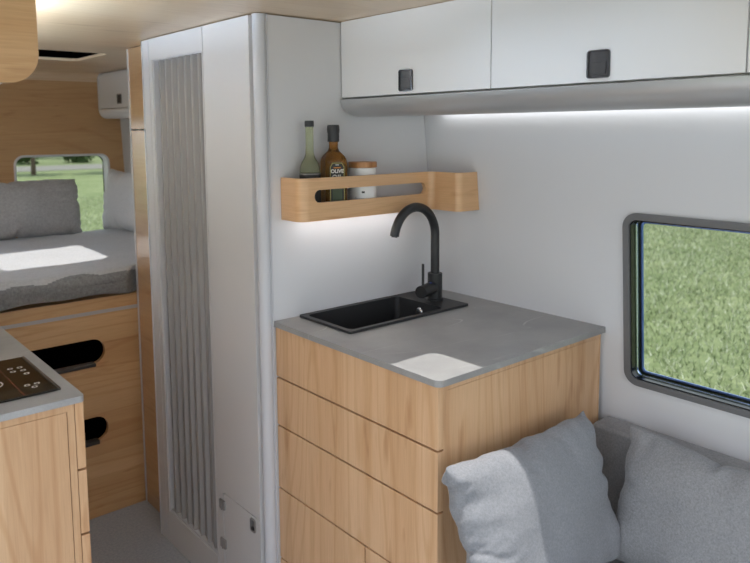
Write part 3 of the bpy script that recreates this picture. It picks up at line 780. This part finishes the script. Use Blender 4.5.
# ------------------------------------------------------------------ rear overhead cupboard (above the bed)
t = thing('overhead_cabinet', 'small white overhead cupboard in the rear corner above the bed', 'cabinet', (1.5, 3.5, 1.62))
XR = 1.450
d = box('door', (XR, XR+.016, 2.86, 4.072, 1.684, 1.868), M['white'], t, .001)
box('carcass', (XR+.02, 1.555, 2.86, 4.096, 1.68, ZT-.002), M['white'], t, 0)
box('end_strip', (XR-.002, XR+.019, 4.075, 4.096, 1.682, ZT-.002), M['white'], t, .001)
prof = [(XR-.006+.045-.045*math.cos(k*PI/20), 1.680-.05*math.sin(k*PI/20)) for k in range(11)]+[(1.555, 1.63), (1.555, 1.68)]
sweep_profile('valance', prof, 'y', 2.86, 4.08, M['white'], t, 40)
b = ring('latch', 3.755, 3.805, 1.708, 1.752, .003, .004, 'x', XR-.004, XR, M['dsteel'], d)
box('latch_button', (XR-.0015, XR, 3.756, 3.804, 1.709, 1.751), M['latchd'], b, 0)

# ------------------------------------------------------------------ left kitchen run
XLF, YLE = .475, 1.516
t = thing('base_cabinet', 'wooden kitchen unit under the worktop with the cooktop', 'cabinet', (.15, 2.1, 0))
lse = [.987, .836, .690, .500, .262, .06]
for k in range(5):
    for a, b in ((YLE+.002, 2.10), (2.104, 2.70)):
        box('drawer', (XLF-.018, XLF, a, b, lse[k+1]+g, lse[k]-g), M['front'], t, .0014)
box('carcass', (XL+.002, XLF-.022, YLE+.022, 2.70, .001, .976), M['dark'], t, 0)
xe = XLF-.0195
plate('end_frame', [(XL+.002, .001), (xe, .001), (xe, .985), (XL+.002, .985)], [[(XL+.02, .02), (xe-.014, .02), (xe-.014, .970), (XL+.02, .970)]], 'y', YLE+.003, YLE+.021, M['leftend'], t)
box('end_panel', (XL+.021, xe-.0152, YLE+.004, YLE+.020, .021, .9687), M['leftend'], t, .0006)
o = plate('worktop', rrect(XL+.002, XLF+.002, YLE-.003, 2.72, (.0, .010, .006, 0)), [], 'z', .986, 1.0, M['stone2'])
tag(o, 'pale grey stone worktop in the left foreground carrying the cooktop', 'worktop')
t = thing('cooktop', 'dark glass induction cooktop set in the left worktop', 'cooktop', (.2, 1.72, 1.0))
hz = 1.0004
box('glass_top', (-.06, .4415, 1.577, 1.866, hz, hz+.005), M['hob'], t, .001)
box('edge_trim', (.4418, .4485, 1.577, 1.866, hz, hz+.0055), M['hobedge'], t, .001)
def oval(name, u, v, a, b, wd, mat, n=32):
    plate(name, [(u+a*math.cos(q*2*PI/n), v+b*math.sin(q*2*PI/n)) for q in range(n)], [[(u+(a-wd)*math.cos(q*2*PI/n), v+(b-wd*.6)*math.sin(q*2*PI/n)) for q in range(n)]], 'z', hz+.005, hz+.0053, mat, t, 0)
for (u, v) in ((.397, 1.784), (.417, 1.781), (.397, 1.758), (.418, 1.755), (.418, 1.726), (.397, 1.641), (.417, 1.641), (.407, 1.621)): oval('touch_key', u, v, .0062, .0060, .0030, M['hobmark'], 20)
oval('zone_ring', .331, 1.690, .029, .029, .0028, M['hobmark'], 48)
box('line', (.3745, .3775, 1.579, 1.864, hz+.005, hz+.0053), M['hobred'], t, 0)

t = thing('overhead_cabinet', 'wooden overhead cupboard end at the upper left with a rounded lower corner', 'cabinet', (.1, 2.1, 1.64))
r = .058; xa = .423; zb = 1.650
pr = [(XL+.002, zb)]+[(xa-r+r*math.sin(k*PI/24), zb+r-r*math.cos(k*PI/24)) for k in range(13)]+[(xa, 1.880), (XL+.002, 1.880)]
plate('end_panel', pr, [], 'y', YLE-.006, YLE+.014, M['over'], t, 40)
pr = [(XL+.002, zb-.006)]+[(xa-.03-r+r*math.sin(k*PI/24), zb-.006+r-r*math.cos(k*PI/24)) for k in range(13)]+[(xa-.03, zb+.08), (XL+.002, zb+.08)]
plate('valance', pr, [], 'y', YLE+.0142, 2.70, M['white'], t, 40)
box('door', (xa-.032, xa-.014, YLE+.016, 2.10, zb+.083, 1.765), M['white'], t)
box('door', (xa-.032, xa-.014, 2.103, 2.70, zb+.083, 1.765), M['white'], t)
box('carcass', (XL+.002, xa-.034, YLE+.016, 2.70, zb+.082, 1.765), M['white'], t, 0)
box('led_strip', (xa-.060, xa-.020, YLE+.03, 2.76, 1.7655, 1.7695), M['ceil_glow'], t, 0)  # unseen strip added to whiten the ceiling at the upper left

# ------------------------------------------------------------------ outside: lawn, path, trees
GZ = -.60
def lawn_mat():
    m, nt, b = nmat('lawn')
    mp = mapping(nt, (1, 1, 1))
    n1 = noise(nt, mp.outputs[0], .9, 3., .6); n2 = noise(nt, mp.outputs[0], 9., 4., .7, .6); n3 = noise(nt, mp.outputs[0], 45., 3., .7)
    r1 = ramp(nt, [(.3, srgb(104, 114, 78)), (.7, srgb(126, 132, 98))]); nt.links.new(n1.outputs[0], r1.inputs[0])
    r2 = ramp(nt, [(.32, (.55, .62, .45, 1)), (.52, (1, 1, 1, 1)), (.72, (1.75, 1.65, 1.7, 1))]); nt.links.new(n2.outputs[0], r2.inputs[0])
    c = mix(nt, r1.outputs[0], r2.outputs[0], .8, 'MULTIPLY')
    r3 = ramp(nt, [(.3, (.6, .65, .55, 1)), (.7, (1.3, 1.3, 1.3, 1))]); nt.links.new(n3.outputs[0], r3.inputs[0])
    c = mix(nt, c, r3.outputs[0], .6, 'MULTIPLY')
    nt.links.new(c, b.inputs['Base Color']); b.inputs['Roughness'].default_value = .9; b.inputs['Specular IOR Level'].default_value = .1
    return m
bm = bmesh.new(); bmesh.ops.create_grid(bm, x_segments=1, y_segments=1, size=140); bmesh.ops.translate(bm, verts=bm.verts, vec=(20, 40, GZ))
o = finish('lawn', bm, lawn_mat(), None, 0); o['kind'] = 'structure'; o['label'] = 'sunny green lawn outside the windows'
o = box('path', (-60, 90, 42.5, 49.0, GZ+.005, GZ+.02), plain('gravel', srgb(112, 108, 100), .9), None, 0); o['kind'] = 'structure'
o['label'] = 'pale gravel path beyond the lawn'
o = box('reflector', (-9, 3.0, -9, 9, GZ+.003, GZ+.015), plain('reflector_paving', srgb(176, 174, 170), .9), None, 0); o['kind'] = 'structure'  # pale slab added under the van to bounce neutral light inside
o['label'] = 'pale paved pitch added under the van to bounce light'
# grass tufts on the lawn near the van
rg = np.random.default_rng(5)
def blades(n, x0, x1, y0, y1, h):
    p = np.stack([rg.uniform(x0, x1, n), rg.uniform(y0, y1, n), np.full(n, GZ)], 1)
    a = rg.uniform(0, 2*PI, n); w = .006; hh = h*rg.uniform(.5, 1.2, n)
    s = np.stack([np.cos(a)*w, np.sin(a)*w, np.zeros(n)], 1)
    tip = p+np.stack([rg.normal(0, h*.45, n), rg.normal(0, h*.45, n), hh], 1)
    return np.stack([p-s, p+s, tip], 1).reshape(-1, 3)
V_ = np.concatenate([blades(60000, 3.5, 16, -1, 9, .07), blades(20000, 2, 12, 9, 24, .08)])
me = bpy.data.meshes.new('grass'); me.from_pydata(V_.tolist(), [], np.arange(len(V_)).reshape(-1, 3).tolist()); me.update()
gm, nt, b = nmat('grass_blade')
ge = N(nt, 'ShaderNodeNewGeometry'); rp = ramp(nt, [(0, srgb(92, 106, 66)), (.55, srgb(122, 134, 94)), (1, srgb(206, 206, 184))]); nt.links.new(ge.outputs['Random Per Island'], rp.inputs[0])
nt.links.new(rp.outputs[0], b.inputs['Base Color']); b.inputs['Roughness'].default_value = .7
me.materials.append(gm); o = bpy.data.objects.new('grass', me); COL.objects.link(o); o['kind'] = 'stuff'; tag(o, 'blades of grass growing on the lawn outside', 'grass')
# trees
leaf = plain('leaf', srgb(66, 92, 40), .7); bark = plain('bark', srgb(86, 72, 58), .9)
def crown_mesh(seed, n=2600):
    r_ = np.random.default_rng(seed); V = []; 
    cl = r_.normal(0, 1, (26, 3)); cl /= np.linalg.norm(cl, axis=1)[:, None]; cl *= r_.uniform(.3, .8, (26, 1)); cl[:, 2] *= .8
    for k in range(n):
        c = cl[k % 26]+r_.normal(0, .17, 3); u = r_.normal(0, 1, 3); u /= np.linalg.norm(u); v = np.cross(u, r_.normal(0, 1, 3)); v /= np.linalg.norm(v)
        s = .075; V += [c-u*s-v*s*.6, c+u*s-v*s*.6, c+u*s+v*s*.6, c-u*s+v*s*.6]
    me = bpy.data.meshes.new('crown'); me.from_pydata([tuple(map(float, q)) for q in V], [], [(4*i, 4*i+1, 4*i+2, 4*i+3) for i in range(n)]); me.update(); me.materials.append(leaf); return me
crowns = [crown_mesh(1), crown_mesh(2)]
bm = bmesh.new(); add_tube(bm, [(0, 0, 0), (.03, .02, 1.2), (-.03, .05, 2.6), (.05, 0, 4.2)], [.26, .19, .16, .08], 10)
me_t = bpy.data.meshes.new('trunk'); bm.to_mesh(me_t); bm.free(); me_t.materials.append(bark); me_t.shade_smooth()
T = [(10.3, 38.8, 1.75, 'thin-trunked tree nearest the rear window, left one of two'), (13.9, 38.2, 1.75, 'thin-trunked tree nearest the rear window, right one of two')]
T += [(4+i*12.5, 64, 4.6, None) for i in range(3)]
for i, (x, y, rad, lab) in enumerate(T):
    t = thing('tree', lab or 'leafy tree shading the ground beyond the gravel path', 'tree', (x, y, GZ), None if lab else 'trees beyond the path')
    a = bpy.data.objects.new('trunk', me_t); COL.objects.link(a); a.parent = t; a.scale = (.5, .5, 1) if i < 2 else (1, 1, 1)
    c = bpy.data.objects.new('crown', crowns[i % 2]); COL.objects.link(c); c.parent = t; c.location = (0, 0, 2.2+rad*.85); c.scale = (rad, rad, rad*.8); c.rotation_euler = (0, 0, i*1.3)

for i in range(5):                                    # dark shrubs along the far edge of the path
    t = thing('shrub', 'dark leafy shrub in the hedge row beyond the gravel path', 'shrub', (9.4+i*3.9, 52.2+.3*(i % 3), GZ), 'shrubs beyond the path')
    c = bpy.data.objects.new('foliage', crowns[i % 2]); COL.objects.link(c); c.parent = t; c.location = (0, 0, 1.2); c.scale = (1.62, 1.3, 1.9); c.rotation_euler = (0, 0, i*.9)
# ------------------------------------------------------------------ light
w = bpy.data.worlds.new('sky'); SC.world = w; w.use_nodes = True; nt = w.node_tree; bg = nt.nodes['Background']
tc = N(nt, 'ShaderNodeTexCoord'); sp = N(nt, 'ShaderNodeSeparateXYZ'); nt.links.new(tc.outputs['Generated'], sp.inputs[0])
rp = ramp(nt, [(0., (.53, .57, .61, 1)), (.5, (.91, .96, 1.02, 1)), (1., (.62, .77, 1.0, 1))]); ma = N(nt, 'ShaderNodeMapRange'); ma.inputs[1].default_value = -1
nt.links.new(sp.outputs[2], ma.inputs[0]); nt.links.new(ma.outputs[0], rp.inputs[0]); nt.links.new(rp.outputs[0], bg.inputs[0]); bg.inputs[1].default_value = 2.6
sl = bpy.data.lights.new('sun', 'SUN'); sl.energy = 5.4; sl.angle = math.radians(.6); sl.color = (1, .985, .96)
so = bpy.data.objects.new('sun', sl); COL.objects.link(so); so.rotation_euler = Vector((-.045, -.02, -1)).to_track_quat('-Z', 'Y').to_euler(); so.location = (0, 0, 10)

# fill lamps added at the ceiling, unseen behind the camera, to raise the interior
lampm = glow('fill_lamp_diffuser', (.93, .97, 1., 1), 14.)
def lamp(x, y, lab):
    t = thing('fill_lamp', lab, 'lamp', (x, y, ZT), None)
    lathe('bezel', [(.085, -.001), (.085, -.012), (.078, -.014), (.074, -.012), (.074, -.001)], (x, y, ZT), M['white'], t, 32)
    lathe('diffuser', [(0, -.009), (.0735, -.009)], (x, y, ZT), lampm, t, 32)
lamp(.35, -.35, 'unseen round fill lamp added over the sliding door')
lamp(1.0, -.35, 'unseen round fill lamp added over the seating')

# ------------------------------------------------------------------ camera
yw, pt, rl = [math.radians(a) for a in (40.4572, 6.394, -.3203)]
fw = Vector((math.sin(yw)*math.cos(pt), math.cos(yw)*math.cos(pt), -math.sin(pt)))
rt = Vector((math.cos(yw), -math.sin(yw), 0)); up = rt.cross(fw)
r2 = rt*math.cos(rl)+up*math.sin(rl); u2 = -rt*math.sin(rl)+up*math.cos(rl)
cam = bpy.data.cameras.new('camera'); co = bpy.data.objects.new('camera', cam); COL.objects.link(co)
mx = Matrix((r2, u2, -fw)).transposed().to_4x4(); mx.translation = (0, 0, 1.5546); co.matrix_world = mx
cam.sensor_width = 36.; cam.lens = 712.52/750*36.; cam.shift_y = -(281.5-210.509)/750; cam.clip_start = .02; cam.clip_end = 500
cam.dof.use_dof = True; cam.dof.focus_distance = 1.95; cam.dof.aperture_fstop = 4.5
SC.camera = co
SC.view_settings.view_transform = 'Standard'; SC.view_settings.look = 'None'; SC.view_settings.exposure = -.08; SC.view_settings.gamma = 1.
SC.view_settings.use_curve_mapping = False
SC.cycles.max_bounces = 10; SC.cycles.diffuse_bounces = 6; SC.cycles.transparent_max_bounces = 12
SC.cycles.sample_clamp_indirect = 6.; SC.cycles.caustics_reflective = False; SC.cycles.caustics_refractive = False
